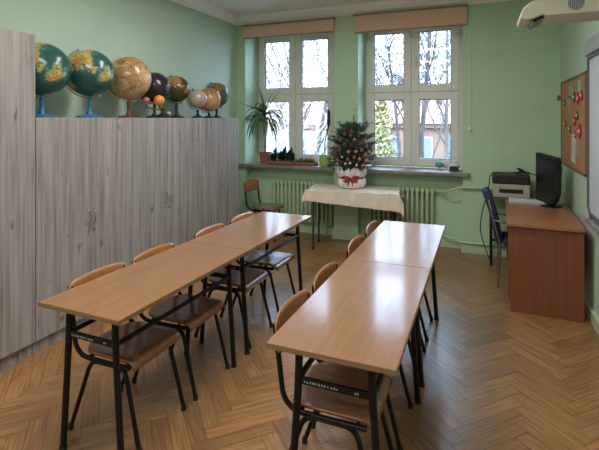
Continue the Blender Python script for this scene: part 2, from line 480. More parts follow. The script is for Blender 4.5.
# windows
def window(n, xc, x1, x0):
    r = bpy.data.objects.new('window_%d' % n, None); COL.objects.link(r); struct(r)
    r.location = (xc, 6.3, 0)
    z0, z1, zt = .985, 2.98, 2.02
    f = MB()
    f.b2(-.655, -.6, 0, .08, z0, z1).b2(.6, .655, 0, .08, z0, z1).b2(-.6, .6, 0, .08, z0, z0 + .055).b2(-.6, .6, 0, .08, z1 - .05, z1)
    f.b2(-.03, .03, .0, .08, z0 + .055, z1 - .05).b2(-.6, -.03, .0, .08, zt - .03, zt + .03).b2(.03, .6, .0, .08, zt - .03, zt + .03)
    f.build('window_frame', M['sash'], r, bevel=.004)
    if x0 - xc < -.66: MB().b2(x0 - xc, -.655, .01, .08, z0, z1).build('frame_filler', M['sash'], r)
    if x1 - xc > .66: MB().b2(.655, x1 - xc, .01, .08, z0, z1).build('frame_filler', M['sash'], r)
    for sx in (-1, 1):
        for (a, b_) in ((z0 + .02, zt - .005), (zt + .005, z1 - .03)):
            xa, xb = (.004, .62) if sx > 0 else (-.62, -.004)
            s = MB(); bw = .098
            s.b2(xa, xa + bw, -.02, .045, a, b_).b2(xb - bw, xb, -.02, .045, a, b_)
            s.b2(xa + bw, xb - bw, -.02, .045, a, a + bw).b2(xa + bw, xb - bw, -.02, .045, b_ - bw, b_)
            so = s.build('window_sash', M['sash'], r, bevel=.006)
            MB().b2(xa + bw - .004, xb - bw + .004, .012, .016, a + bw - .004, b_ - bw + .004).build('window_glass', M['glass'], so)
            MB().b2(xa + bw, xa + bw + .008, -.002, .03, a + bw, b_ - bw).b2(xb - bw - .008, xb - bw, -.002, .03, a + bw, b_ - bw)\
                .b2(xa + bw, xb - bw, -.002, .03, a + bw, a + bw + .008).b2(xa + bw, xb - bw, -.002, .03, b_ - bw - .008, b_ - bw).build('glazing_gasket', M['dark_grey'], so)
    for z in (1.5, 2.5):
        MB().b2(.045, .07, -.03, -.018, z - .035, z + .035).b2(.05, .065, -.055, -.03, z - .01, z + .01).b2(.05, .065, -.065, -.05, z - .12, z + .01).build('window_handle', M['sash'], r, bevel=.003)
window(1, -2.63, WA[1], WA[0]); window(2, -0.888, WB[1], WB[0])
for n, (a, b_, l, r_) in zip((4, 5), ((WA[0], WA[1], XL, WA[1] + .01), (WB[0], WB[1], WB[0] - .03, -.12))):
    struct(MB().b2(a, b_, YF - .01, 6.3, .937, .98).b2(l, r_, 5.795, YF, .937, .98).build('trim_%d' % n, M['sill'], bevel=.006))

for lx, ly in FILL_LAMPS:  # unseen fixtures, added to carry the fill lights
    t = thing('added_fill_lamp', 'long white fill lamp added out of view above the classroom', 'ceiling lamp', (lx, ly, 3.06), group='added overhead fill lamps')
    MB().b2(-1.0, 1.0, -.2, .2, .03, .12).b2(-1.0, 1.0, -.2, -.19, 0, .03).b2(-1.0, 1.0, .19, .2, 0, .03).build('fill_lamp_housing', M['cornice'], t)
    MB().b2(-.98, .98, -.18, .18, .005, .02).build('diffuser', M['paper'], t)

# blinds, rolled into their fabric pelmets
def blind(x0, x1, z0, z1, where):
    t = thing('window_blind', 'closed-up tan fabric blind pelmet above the ' + where, 'blind', ((x0 + x1) / 2, 5.862, z0), group='tan blinds above the windows')
    W = (x1 - x0) / 2; h = z1 - z0
    MB().prism([(0, 0), (.055, 0), (.07, .012), (.074, h * .5), (.068, h - .02), (.05, h - .004), (0, h - .004)], (-W, 0, 0), (W, 0, 0), (0, -1, 0), (0, 0, 1)).build('pelmet', M['blind'], t, bevel=.003)
    MB().b2(-W - .012, W + .012, -.078, 0, h - .012, h + .008).build('top_rail', M['rod'], t, bevel=.003)
    MB().tube([(-W + .01, -.04, -.004), (W - .01, -.04, -.004)], .008).build('bottom_bar', M['rod'], t, smooth=True)
    return t
blind(-3.285, -1.862, 2.852, 3.03, 'left window')
bl = blind(-1.58, -.155, 2.812, 3.045, 'right window')
cd = MB().tube([(.735, -.03, .1), (.744, -.035, -.3), (.747, -.03, -.8), (.745, -.035, -1.27)], .003, 6).build('pull_cord', M['cornice'], bl, smooth=True)
MB().lathe([(.004, .05), (.012, .03), (.014, 0), (.004, -.012)], (.745, -.035, -1.30), 12).build('cord_weight', M['cornice'], cd, smooth=True)

# radiators
def radiator(x0, n, label):
    t = thing('radiator', label, 'radiator', (x0, 5.975, .15), group='green cast-iron radiators under the windows')
    sec = None
    for i in range(n):
        x = .032 + i * .0625
        s = MB()
        for y in (-.038, .038):
            s.tube([(x, y, .03), (x, y, .58)], .019, 10)
        s.box((x, 0, .045), (.052, .12, .055)).box((x, 0, .575), (.052, .12, .055))
        s.tube([(x - .031, 0, .575), (x + .031, 0, .575)], .026, 10).tube([(x - .031, 0, .045), (x + .031, 0, .045)], .026, 10)
        s.build('radiator_section', M['radiator'], t, smooth=True, bevel=.012)
    L = n * .0625
    for x in (.1, L - .1):
        MB().tube([(x, -.04, 0.02), (x, -.04, -.15)], .012).build('radiator_foot', M['radiator'], t)
    return t
radiator(-2.855, 15, 'green ribbed radiator beside the wall chair, under the left window')
radiator(-1.42, 14, 'green ribbed radiator right of the cloth-covered table, under the right window')
hp = thing('heating_pipe', 'green heating pipes running along the far wall from the right radiator', 'pipe', (0, 5.84, 0))
MB().tube(fillet([(-.54, .13, .722), (-.46, .10, .722), (-.40, -.005, .735), (-.26, -.015, .80), (-.17, -.015, .805), (XR - .01, -.015, .81)], .05), .013).build('upper_pipe', M['green_trim'], hp, smooth=True)
MB().tube(fillet([(-.54, .13, .195), (-.47, .13, .195), (-.42, .12, .14), (-.27, .08, .135), (-.24, -.015, .13), (XR - .01, -.015, .13)], .05), .015).build('lower_pipe', M['green_trim'], hp, smooth=True)
hp2 = thing('heating_pipe', 'green heating pipe low under the left window beside the pillar', 'pipe', (0, 5.90, 0))
MB().tube([(XL + .01, -.04, .15), (-2.855, .06, .15)], .014).tube([(-1.95, .06, .195), (-1.89, .06, .195)], .014).build('pipe_run', M['green_trim'], hp2, smooth=True)

# ------------------------------------------------------------------ cabinets along the left wall
XC = -2.87
def cabinet(name, label, y0, h, group=None, two=True):
    W = .4665 * (2 if two else 1)
    t = thing(name, label, 'cabinet', (XC, y0, 0), group=group)
    g = .0015
    MB().b2(-.5, -.019, g, W - g, .09, h).build('body', M['cab'], t, bevel=.001)
    MB().b2(-.48, -.035, g, W - g, 0, .09).build('plinth', M['cab'], t)
    for k in range(2 if two else 1):
        a = k * .4665
        d = MB().b2(-.018, 0, a + .002, a + .4645, .098, h - .002).build('door', M['cab'], t, bevel=.0015)
        yh = a + .4665 - .036 if k == 0 else a + .036
        s = 1 if k == 0 else -1
        MB().tube(fillet([(.0, yh, .935), (.022, yh, .93), (.028, yh + s * .022, .88), (.022, yh, .83), (0, yh, .825)], .03), .0045, 8).build('handle', M['chrome'], d, smooth=True)
        if k == 1: MB().tube([(0, a + .03, .775), (.006, a + .03, .775)], .010, 12).tube([(0.005, a + .03, .775), (.02, a + .03, .77)], .004, 8).build('lock', M['chrome'], d, smooth=True)
    return t
cabinet('tall_cabinet', 'tallest grey wood wardrobe cabinet at the left edge of the photo', 2.172 - .933, 2.238)
gr = 'low grey wood cabinets along the left wall'
for k, l in enumerate(('grey wood cabinet next to the tall cabinet, under the two big blue-footed globes', 'grey wood cabinet in the middle of the row, under the tan and black globes', 'grey wood cabinet at the window end of the row, under the small globes')):
    cabinet('low_cabinet', l, 2.175 + k * .933, 1.66, gr)

# ------------------------------------------------------------------ globes on the cabinets
LAND = [(50, -100, 18, 28), (65, -110, 10, 40), (35, -100, 12, 18), (22, -102, 8, 8), (15, -88, 5, 6), (72, -40, 9, 15), (-5, -60, 14, 18), (-20, -58, 14, 13), (-38, -67, 12, 6),
        (18, 5, 15, 20), (10, 25, 18, 18), (-10, 25, 18, 13), (-25, 24, 10, 9), (50, 15, 10, 20), (62, 20, 8, 15), (55, 45, 12, 20), (60, 90, 14, 50), (45, 90, 15, 35), (30, 105, 12, 16),
        (22, 78, 12, 9), (12, 77, 6, 4), (35, 50, 9, 14), (22, 48, 10, 10), (62, 150, 8, 25), (15, 103, 8, 6), (0, 113, 5, 6), (-2, 102, 4, 5), (-5, 140, 4, 8), (-25, 134, 11, 19), (37, 138, 5, 3), (-20, 47, 7, 3)]
def land(lat, lon):
    best = 9
    for a, b_, ra, rb in LAND:
        dl = (lon - b_ + 180) % 360 - 180
        best = min(best, math.hypot((lat - a) / ra, dl / rb))
    if lat < -72: best = min(best, .5)
    return best
GM = {}
def globe_mesh(style):
    if style in GM: return GM[style]
    seg, rings = 120, 60
    v, f, cols = [], [], []
    for i in range(rings + 1):
        th = pi * i / rings
        for k in range(seg):
            ph = 2 * pi * k / seg
            p = V((sin(th) * cos(ph), sin(th) * sin(ph), cos(th)))
            v.append(p)
            n1 = noise.fractal(p * 3.0, 1.0, 2.0, 5); n2 = noise.fractal(p * 7 + V((5, 1, 2)), 1.0, 2.0, 4)
            lat = 90 - math.degrees(th); lon = math.degrees(ph)
            d = (land(lat + n2 * 9, lon + n1 * 12) + n1 * .3 + n2 * .2) * .90
            isl = d < 1.0
            if style == 'physical':
                if isl:
                    c = (.58, .42, .11) if n2 > -.1 else (.22, .30, .10)
                    if n1 + n2 > .35 or (25 < lat < 45 and 70 < lon < 105 and n2 > -.2): c = (.56, .19, .06)
                    if d > .9: c = (.40, .37, .17)
                else:
                    k_ = min(1, max(0, (d - 1) * 1.2)); c = tuple(a * (1 - k_) + b_ * k_ for a, b_ in zip((.055, .17, .135), (.022, .082, .075)))
            elif style == 'antique':
                c = (.36, .205, .085) if isl else (.50, .33, .16)
                if abs(d - 1) < .06: c = (.18, .09, .035)
                if n1 > .3: c = tuple(x * .75 for x in c)
            elif style == 'dark':
                c = (.02, .014, .022) if not isl else (.030, .02, .028)
            elif style == 'olive':
                c = (.36, .215, .055) if isl else (.060, .052, .020)
                if isl and n2 > .2: c = (.22, .10, .03)
            elif style == 'pale':
                c = (.40, .33, .25) if not isl else (.33, .26, .20)
                if n2 > .25: c = (.30, .27, .24)
            elif style == 'tan':
                c = (.30, .15, .055) if isl else (.46, .30, .16)
                if n2 > .3: c = (.50, .24, .10)
            elif style == 'green':
                c = (.20, .15, .05) if isl else (.085, .105, .055)
            if i % 10 == 0 and style in ('antique', 'pale') : c = tuple(x * .8 for x in c)
            cols.append(c)
    for i in range(rings):
        for k in range(seg):
            k2 = (k + 1) % seg
            f.append([i * seg + k, (i + 1) * seg + k, (i + 1) * seg + k2, i * seg + k2])
    me = bpy.data.meshes.new('globe_ball'); me.from_pydata([tuple(p) for p in v], [], f)
    col_attr(me, cols, domain='POINT')
    for p in me.polygons: p.use_smooth = True
    me.materials.append(attrmat('globe_' + style, .22))
    GM[style] = me
    return me
ZT = 1.66
def globe(label, x, y, z, r, style, stand, face_lon, tilt=23, ring=True, ring_m='alu', base_r=.085, roll=0):
    t = thing('globe', label, 'globe', (x, y, ZT + .0005), group='globes on top of the cabinets')
    h = z - ZT
    to_cam = math.atan2(-y, -x)                          # the ring plane is seen nearly face-on from the room
    # frame: axis tilts to the viewer's left
    left = V((cos(to_cam - pi / 2), sin(to_cam - pi / 2), 0))
    ax = (V((0, 0, 1)) * cos(R(tilt)) + left * sin(R(tilt))).normalized()
    fw = V((cos(to_cam), sin(to_cam), 0))
    sd = ax.cross(fw).normalized()
    # globe orientation: z -> axis, face_lon -> viewer
    base = Matrix((fw, sd, ax)).transposed()
    rot = base @ Matrix.Rotation(-R(face_lon), 3, 'Z')
    o = bpy.data.objects.new('globe_ball', globe_mesh(style)); COL.objects.link(o); o.parent = t
    o.location = (0, 0, h); o.rotation_euler = rot.to_euler(); o.scale = (r, r, r)
    c = V((0, 0, h)); R2 = r + .012
    lowdir = -ax
    rl = (left - ax * left.dot(ax)).normalized()
    pts = [c + (ax * cos(q) + rl * sin(q)) * R2 for q in [pi * i / 28 for i in range(29)]]
    arm = MB()
    arm.tube(pts, .006 if r > .15 else .0045, 6)
    arm.build('meridian_arm', M[ring_m], t, smooth=True)
    MB().tube([c + ax * (r - .003), c + ax * (r + .024)], .006, 8).tube([c - ax * (r - .003), c - ax * (r + .02)], .006, 8).build('axis_pin', M[ring_m], t, smooth=True)
    zb = h - R2
    sm = M[stand]
    MB().lathe([(.012, zb + .004), (.018, zb - .02), (.014, zb * .6), (.016, zb * .35), (.030, .026), (.032, .02)], (0, 0, 0), 20).build('stem', sm, t, smooth=True)
    MB().lathe([(base_r, 0), (base_r, .008), (base_r * .93, .014), (base_r * .45, .024), (.02, .030)], (0, 0, 0), 32).build('base', sm, t, smooth=True)
    return t
globe('large green-and-yellow physical globe on a blue foot, beside the tall cabinet', -3.07, 2.375, 2.024, .200, 'physical', 'blue_plastic', 112, 20, base_r=.10)
globe('large green-and-yellow physical globe on a blue foot, second along the cabinet top', -3.05, 2.80, 2.034, .196, 'physical', 'blue_plastic', 98, 23, base_r=.11)
globe('large tan antique globe on a red-brown stand, right of the blue-footed ones', -3.08, 3.284, 2.032, .203, 'antique', 'brown_stand', 20, 18, ring_m='cream_plastic', base_r=.10)
globe('black globe behind the orange ball model', -3.13, 3.698, 1.975, .157, 'dark', 'black_plastic', 100, 20, ring_m='black_plastic', base_r=.09)
globe('dark olive globe with brown land, right of the black globe', -3.2, 4.148, 1.986, .150, 'olive', 'black_plastic', 80, 20, ring_m='black_plastic', base_r=.09)
globe('smallest globe, pale grey, on a black stand', -2.97, 4.231, 1.872, .106, 'pale', 'black_plastic', 120, 25, ring_m='black_plastic', base_r=.065)
globe('light brown globe between the pale grey and the green one', -3.05, 4.576, 1.881, .143, 'tan', 'black_plastic', 60, 18, ring_m='cream_plastic', base_r=.075)
globe('grey-green globe at the window end of the cabinets', -3.15, 4.899, 1.957, .158, 'green', 'black_plastic', 30, 22, ring_m='black_plastic', base_r=.07)
# orbit model
t = thing('orbit_model', 'black-footed solar orbit model with an orange ball in front of the black globe', 'orbit model', (-2.955, 3.62, ZT + .0005))
MB().lathe([(.07, 0), (.07, .012), (.05, .03), (.022, .05), (.018, .09), (.02, .10)], (0, 0, 0), 28).build('base', M['black_plastic'], t, smooth=True)
MB().ball((0, -.06, .173), .053).build('sun_ball', M['orange'], t, smooth=True)
MB().tube([(0, -.06, .12), (0, -.05, .08), (0, 0, .075)], .008, 8).build('sun_stem', M['black_plastic'], t, smooth=True)
MB().tube(fillet([(0, 0, .09), (.03, -.15, .08), (.05, -.30, .10), (.05, -.30, .14)], .03), .007, 8).build('orbit_arm', M['brown_stand'], t, smooth=True)
MB().ball((.05, -.30, .165), .030).build('earth_ball', M['pink_ball'], t, smooth=True)
MB().ball((.02, .06, .045), .022).build('moon_ball', M['grey_plastic'], t, smooth=True)

# ------------------------------------------------------------------ student desks
def make_desk(label):
    t = thing('student_desk', label, 'desk')
    hx, hy = .255, .574
    MB().b2(-hx, hx, -hy, hy, .738, .76).build('desk_top', M['desk_top'], t, bevel=.002)
    e = .0025
    MB().b2(-hx - e, -hx, -hy - e, hy + e, .739, .759).b2(hx, hx + e, -hy - e, hy + e, .739, .759).b2(-hx, hx, -hy - e, -hy, .739, .759).b2(-hx, hx, hy, hy + e, .739, .759).build('edge_band', M['desk_edge'], t)
    yl = hy - .085
    for sx in (-1, 1):
        for sy in (-1, 1):
            l = MB().tube([(sx * .148, sy * yl, .738), (sx * .155, sy * yl, .55), (sx * .192, sy * yl, .012)], .016, 12).build('leg', M['black_metal'], t, smooth=True)
            MB().lathe([(.018, 0), (.019, .018), (.0165, .022)], (sx * .193, sy * yl, 0), 12).build('foot_cap', M['rubber'], l, smooth=True)
    for sy in (-1, 1):
        o = MB().b2(-.152, .152, sy * yl - .008, sy * yl + .008, .578, .606).build('crossbar', M['black_metal'], t, bevel=.003)
        if sy < 0:
            q = MB(); rr = random.Random(3); x = -.125
            while x < .02:
                wd = rr.uniform(.003, .008)
                q.b2(x, x + wd, -yl - .0095, -yl - .0078, .587 + rr.uniform(0, .002), .587 + rr.uniform(.006, .010)); x += wd + rr.uniform(.003, .009)
            q.b2(.085, .089, -yl - .0095, -yl - .0078, .588, .596).b2(.093, .099, -yl - .0095, -yl - .0078, .589, .597)
            q.build('white_marking', M['white_mark'], o)
        MB().b2(-.15, .15, sy * yl - .01, sy * yl + .01, .712, .737).build('top_bar', M['black_metal'], t, bevel=.002)
    for sx in (-1, 1):
        MB().tube([(sx * .155, -yl, .592), (sx * .155, yl, .592)], .012, 10).build('shelf_rail', M['black_metal'], t, smooth=True)
    return t
def rowpt(o, a, u, v): return (o[0] + u * cos(a) - v * sin(a), o[1] + u * sin(a) + v * cos(a), 0)
LO, LA = (-1.9918, 1.5216), -.0202
RO, RA = (-.789, 1.5868), -.0026
G = 'oak-topped student desks pushed into two rows'
d0 = make_desk('near student desk of the left row, its end facing the camera')
d0['group'] = G
d0.location = rowpt(LO, LA, .255, .577); d0.rotation_euler = (0, 0, LA)
dup(d0, rowpt(LO, LA, .255, 1.731), LA, 'far student desk of the left row, nearer the window wall', G)
dup(d0, rowpt(RO, RA, .255, .577), RA, 'near student desk of the right row, closest to the camera', G)
dup(d0, rowpt(RO, RA, .255, 1.731), RA, 'far student desk of the right row, with bright window reflections on its top', G)

# ------------------------------------------------------------------ school chairs
def make_chair(label):
    t = thing('school_chair', label, 'chair')
    # seat
    s = MB(); nx, ny = 22, 14
    for i in range(nx + 1):
        x = -.19 + .40 * i / nx
        a = max(0.0, (-.06 - x) / .13)
        hw = .185 * (1 - .55 * a ** 3.2)
        arc = max(0, x - .145)
        xx, dz = x, 0
        if arc > 0:
            q = arc / .045
            q = min(q, 1.45)
            xx = .145 + .045 * sin(q); dz = -.045 * (1 - cos(q))
        for j in range(ny + 1):
            y = hw * (2 * j / ny - 1)
            dish = -.010 * (1 - (y / .185) ** 2) * max(0, 1 - abs(x + .03) / .2)
            s.v.append(V((xx, y, .438 + dz + dish)))
    for i in range(nx):
        for j in range(ny):
            n = i * (ny + 1) + j; s.f.append([n, n + ny + 1, n + ny + 2, n + 1])
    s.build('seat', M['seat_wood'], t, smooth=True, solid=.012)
    # backrest
    s = MB(); ny, nz = 18, 8
    for j in range(ny + 1):
        u = 2 * j / ny - 1
        y = .203 * u
        hh = .078 * (1 - abs(u) ** 12 * .30)
        for i in range(nz + 1):
            w_ = 2 * i / nz - 1
            z = .707 + hh * w_ + .006 * (1 - u * u) * w_
            x = -.222 - .026 * (1 - u * u) - (z - .70) * .12
            s.v.append(V((x, y, z)))
    for j in range(ny):
        for i in range(nz):
            n = j * (nz + 1) + i; s.f.append([n, n + nz + 1, n + nz + 2, n + 1])
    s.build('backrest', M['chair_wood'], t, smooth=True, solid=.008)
    for sy in (-1, 1):
        y = sy * .188
        MB().tube(fillet([(-.240, y, .765), (-.226, y, .66), (-.195, y, .412), (.0, y, .410), (.165, y, .413)], .09, 8), .0118, 10).build('side_rail', M['black_metal'], t, smooth=True)
        yi = sy * .168
        for (xt, xf) in ((-.11, -.245), (.115, .215)):
            mid = .0
            l = MB().tube(fillet([(mid, yi, .390), (xt, yi, .390), (xf, sy * .178, .012)], .06, 7), .0118, 10).build('leg', M['black_metal'], t, smooth=True)
            MB().lathe([(.0135, 0), (.0145, .02), (.0125, .028)], (xf, sy * .178, 0), 12).build('foot_cap', M['rubber'], l, smooth=True)
    for x in (-.13, .12):
        MB().tube([(x, -.17, .398), (x, .17, .398)], .010, 8).build('cross_tube', M['black_metal'], t, smooth=True)
    return t
c0 = make_chair('wooden school chair at the near end of the left row of desks')
c0['group'] = 'wooden school chairs with black tube frames'
c0.location = (-1.775, 1.91, 0)
CG = c0['group']
for y, l in ((2.365, 'school chair second from the camera, tucked under the left row'), (3.0, 'school chair third from the camera, tucked under the left row'), (3.5, 'school chair at the window end of the left row')):
    dup(c0, (-1.775 + (y - 1.9) * .02, y, 0), 0, l, CG)
for y, l in ((1.93, 'school chair at the near end of the right row of desks'), (2.41, 'school chair second from the camera, tucked under the right row'),
             (3.07, 'school chair third from the camera, tucked under the right row'), (3.585, 'school chair at the window end of the right row')):
    dup(c0, (-.585, y, 0), 0, l, CG)
dup(c0, (-2.77, 5.56, 0), 0.0, 'lone school chair by the window wall, past the cabinets', CG)

# ------------------------------------------------------------------ table under the window with cloth
TR = R(7.5)
t = thing('side_table', 'table on thin dark legs under the cream cloth, before the pillar', 'table', (-1.50, 5.52, 0), TR)
MB().b2(-.56, .56, -.255, .255, .728, .752).build('table_top', M['desk_top'], t, bevel=.002)
for sx in (-1, 1):
    for sy in (-1, 1):
        l = MB().tube([(sx * .49, sy * .165, .728), (sx * .495, sy * .17, .01)], .0125, 10).build('leg', M['grey_metal'], t, smooth=True)
        MB().lathe([(.014, 0), (.015, .02), (.013, .022)], (sx * .495, sy * .17, 0), 10).build('foot_cap', M['rubber'], l)
MB().b2(-.5, .5, -.175, -.155, .70, .727).b2(-.5, .5, .155, .175, .70, .727).b2(-.5, -.48, -.165, .165, .70, .727).b2(.48, .5, -.165, .165, .70, .727).build('apron', M['grey_metal'], t)
def cloth():
    hx, hy, top = .568, .263, .7575
    s = MB(); nx, ny = 96, 60
    for i in range(nx + 1):
        for j in range(ny + 1):
            px = -hx - .13 + (2 * hx + .27) * i / nx
            fr_ = (px + hx + .13) / (2 * hx + .27)
            dfront = .13 + .10 * fr_
            dback = .09
            py = -hy - dfront + (2 * hy + dfront + dback) * j / ny
            tx = max(0, abs(px) - hx); ty = max(0, abs(py) - hy)
            cx_, cy_ = max(-hx, min(hx, px)), max(-hy, min(hy, py))
            z = top
            if tx > 0 or ty > 0:
                sx = math.copysign(1, px) if tx > 0 else 0; sy = math.copysign(1, py) if ty > 0 else 0
                d = math.hypot(tx, ty)
                rip = .010 * sin(px * 21 + 1) + .006 * sin(px * 47) if ty > 0 else .008 * sin(py * 30)
                o_ = .006 + rip * min(1, d / .1) + .04 * d
                cx_ += sx * (abs(o_) + (.32 * tx if ty > 0 else 0)); cy_ += sy * (abs(o_) + (.25 * ty if tx > 0 else 0))
                z = top - max(0, (d - .006)) - .002
            else:
                z += .0015 * noise.noise(V((px * 6, py * 6, 0)))
            s.v.append(V((cx_, cy_, z)))
    for i in range(nx):
        for j in range(ny):
            n = i * (ny + 1) + j; s.f.append([n, n + ny + 1, n + ny + 2, n + 1])
    o = s.build('tablecloth', M['cloth'], None, smooth=True, solid=.0025)
    o.location = (-1.50, 5.52, 0); o.rotation_euler = (0, 0, TR)
    tag(o, 'cream tablecloth draped over the small table under the windows', 'tablecloth')
cloth()

# ------------------------------------------------------------------ Christmas tree in a wrapped pot
TX, TY, TZ = -1.55, 5.60, .762
t = thing('christmas_tree', 'small decorated fir tree in a white-wrapped pot with a red bow, on the clothed table', 'tree', (TX, TY, TZ))
rnd = random.Random(11)
MB().tube([(0, 0, .12), (0.01, 0, .5), (.03, 0, .95)], [.016, .010, .006], 8).build('trunk', M['bark'], t, smooth=True)
nd = MB(); br = MB()
def needles(p, q, dens=260, ln=.026):
    d = (q - p); L = d.length; d.normalize()
    a = d.cross(V((0, 0, 1)));
    a = a.normalized() if a.length > .01 else V((1, 0, 0))
    b_ = d.cross(a)
    for k in range(int(L * dens)):
        c = p + d * L * rnd.random()
        ph = rnd.uniform(0, 2 * pi)
        o_ = (a * cos(ph) + b_ * sin(ph)) * ln * rnd.uniform(.7, 1.1) + d * ln * .6
        sd = o_.cross(d).normalized() * .0016
        nd.quad(c - sd, c + sd, c + o_)
for k in range(165):
    h = rnd.random() ** 1.05
    z = .27 + .52 * h
    Lr = (.245 * (1 - h ** 2.6) ** .7 + .055) * rnd.uniform(.72, 1.12)
    if h < .12: Lr *= .9
    ph = k * 2.399 + rnd.uniform(-.3, .3)
    o_ = V((cos(ph), sin(ph), rnd.uniform(-.12, .35) + h * .5)) * Lr
    p = V((.01 * z, 0, z)); q = p + o_
    br.tube([p, q], [.004, .0015], 5)
    needles(p + o_ * .15, q, 420)
    for sd in (-1, 1):
        for u in (.35, .6, .82):
            s0 = p + o_ * u
            dr_ = V((-sin(ph) * sd, cos(ph) * sd, 0)) * .75 + o_.normalized() * .8 + V((0, 0, rnd.uniform(-.1, .25)))
            e_ = s0 + dr_.normalized() * Lr * .42 * rnd.uniform(.6, 1.1)
            br.tube([s0, e_], [.0022, .001], 4)
            needles(s0, e_, 420)
for a in range(9):   # drooping lowest ring
    ph = a * .7
    p = V((0, 0, .30)); q = p + V((cos(ph) * .23, sin(ph) * .23, -.06)); br.tube([p, q], [.004, .001], 5); needles(p, q, 500)
br.build('branches', M['bark'], t)
nd.build('needles', M['needle'], t, recalc=False)
MB().lathe([(.115, 0), (.135, .10), (.14, .15)], (0, 0, 0), 24).build('pot', M['brown_pot'], t, smooth=True)
s = MB(); seg = 72
prof = [(.125, .0), (.165, .012), (.186, .055), (.180, .105), (.163, .130), (.174, .155), (.188, .190), (.192, .225), (.182, .255)]
for i, (r_, z) in enumerate(prof):
    for k in range(seg):
        q = 2 * pi * k / seg
        cr = 1 + .05 * noise.noise(V((cos(q) * 5, sin(q) * 5, z * 22))) + (.035 * sin(q * 14 + i) if i > 4 else .012 * sin(q * 20 + i))
        s.v.append(V((r_ * cr * cos(q), r_ * cr * sin(q), z + (.022 * sin(q * 5 + 1) + .015 * sin(q * 11) if i == len(prof) - 1 else 0))))
for i in range(len(prof) - 1):
    for k in range(seg):
        k2 = (k + 1) % seg; s.f.append([i * seg + k, i * seg + k2, (i + 1) * seg + k2, (i + 1) * seg + k])
wr = s.build('pot_wrapping', M['wrap'], t, smooth=False, solid=.002)
MB().lathe([(.168, .114), (.172, .126), (.172, .140), (.168, .150)], (0, 0, 0), 40).build('ribbon', M['ribbon'], t, smooth=True)
bw = MB()
ang = math.atan2(-TY, -TX) + .02
fw = V((cos(ang), sin(ang), 0)); sdv = V((-sin(ang), cos(ang), 0))
bc = fw * .180 + V((0, 0, .133)) - sdv * .02
for sgn in (-1, 1):
    for (len_, up) in ((.11, .022), (.09, -.028)):
        pts = [bc, bc + sdv * sgn * len_ * .5 + V((0, 0, up + .014)) + fw * .012, bc + sdv * sgn * len_ + V((0, 0, up)) + fw * .01, bc + sdv * sgn * len_ * .5 + V((0, 0, up - .016)) + fw * .016, bc]
        bw.tube(fillet(pts, .015), .0095, 6)
    bw.tube([bc, bc + sdv * sgn * .022 + V((0, 0, -.05)) + fw * .012, bc + sdv * sgn * .03 + V((0, 0, -.095)) + fw * .012], [.010, .009, .004], 6)
bw.ball(bc + fw * .006, .013, 10, 6)
bw.build('bow', M['ribbon'], t, smooth=True)
# ornaments
seen_orn = {}
orn = [(-.215, .44, .02), (-.15, .50, 0), (-.095, .56, 0), (-.02, .575, .5), (.03, .62, 1), (.085, .60, 0), (-.12, .42, 2), (-.05, .47, 1), (.045, .48, 1), (.12, .50, 0), (.165, .44, 0), (-.06, .38, 0), (.02, .40, 0),
       (.09, .39, 1), (.18, .37, 1), (-.17, .37, 0), (-.09, .32, 2), (-.02, .33, 2), (.06, .32, 2), (.13, .31, 0), (-.19, .32, 2), (.205, .47, 0), (.0, .72, 0), (.16, .60, 0), (-.03, .67, 1), (-.16, .62, 0), (-.09, .69, 1), (.09, .70, 0), (-.20, .53, 1), (.19, .53, 1), (.07, .76, 0), (-.06, .76, 0)]
for i, (sx, z, k) in enumerate(orn):
    rr = .25 * max(.02, 1 - max(0, (z - .27) / .54) ** 2.6) ** .7 + .035
    sx += rnd.uniform(-.012, .012); z += rnd.uniform(-.012, .012)
    dep = math.sqrt(max(.002, rr * rr - sx * sx)) * .93
    p = sdv * sx + fw * dep + V((0, 0, z))
    mm = M['bauble_white'] if k == 2 else (M['bauble_rose'] if k == 1 else M['bauble_red'])
    r_ = .015 if k == 2 else rnd.uniform(.019, .025)
    nm = {2: 'white', 1: 'rose'}.get(k, 'red')
    b_ = bpy.data.objects.new('tree_ornament', None); COL.objects.link(b_); b_.location = V((TX, TY, TZ)) + p
    row = 'lowest' if z < .345 else ('lower middle' if z < .43 else ('upper middle' if z < .53 else 'top'))
    side = 'left edge' if sx < -.14 else ('left half' if sx < -.04 else ('centre' if sx < .04 else ('right half' if sx < .14 else 'right edge')))
    lab = '%s round ornament, %s band, %s of the small fir tree' % (nm, row, side)
    n_o = seen_orn.get(lab, 0); seen_orn[lab] = n_o + 1
    if n_o: lab += (', right' if n_o == 1 else ', rightmost')
    tag(b_, lab, 'ornament', 'round ornaments hanging on the fir tree')
    MB().ball((0, 0, 0), r_, 16, 10).build('ornament_ball', mm, b_, smooth=True)
    MB().lathe([(.006, r_ - .002), (.006, r_ + .007), (.002, r_ + .009)], (0, 0, 0), 8).tube([(0, 0, r_ + .008), (0, 0, r_ + .022)], .001, 4).build('ornament_cap', M['gold'], b_)
s = MB(); pl = []
for k in range(16):
    a = pi * k / 8 + pi / 2; r_ = .045 if k % 2 == 0 else .012
    pl.append((cos(a) * r_, sin(a) * r_))
st = MB().prism(pl, (0, 0, 0), tuple(fw * .008), tuple(sdv), (0, 0, 1)).build('star_topper', M['gold'])
st.location = V((TX + .045, TY, TZ + 1.0))
tag(st, 'gold star with thin rays on the tip of the small fir tree', 'star topper')

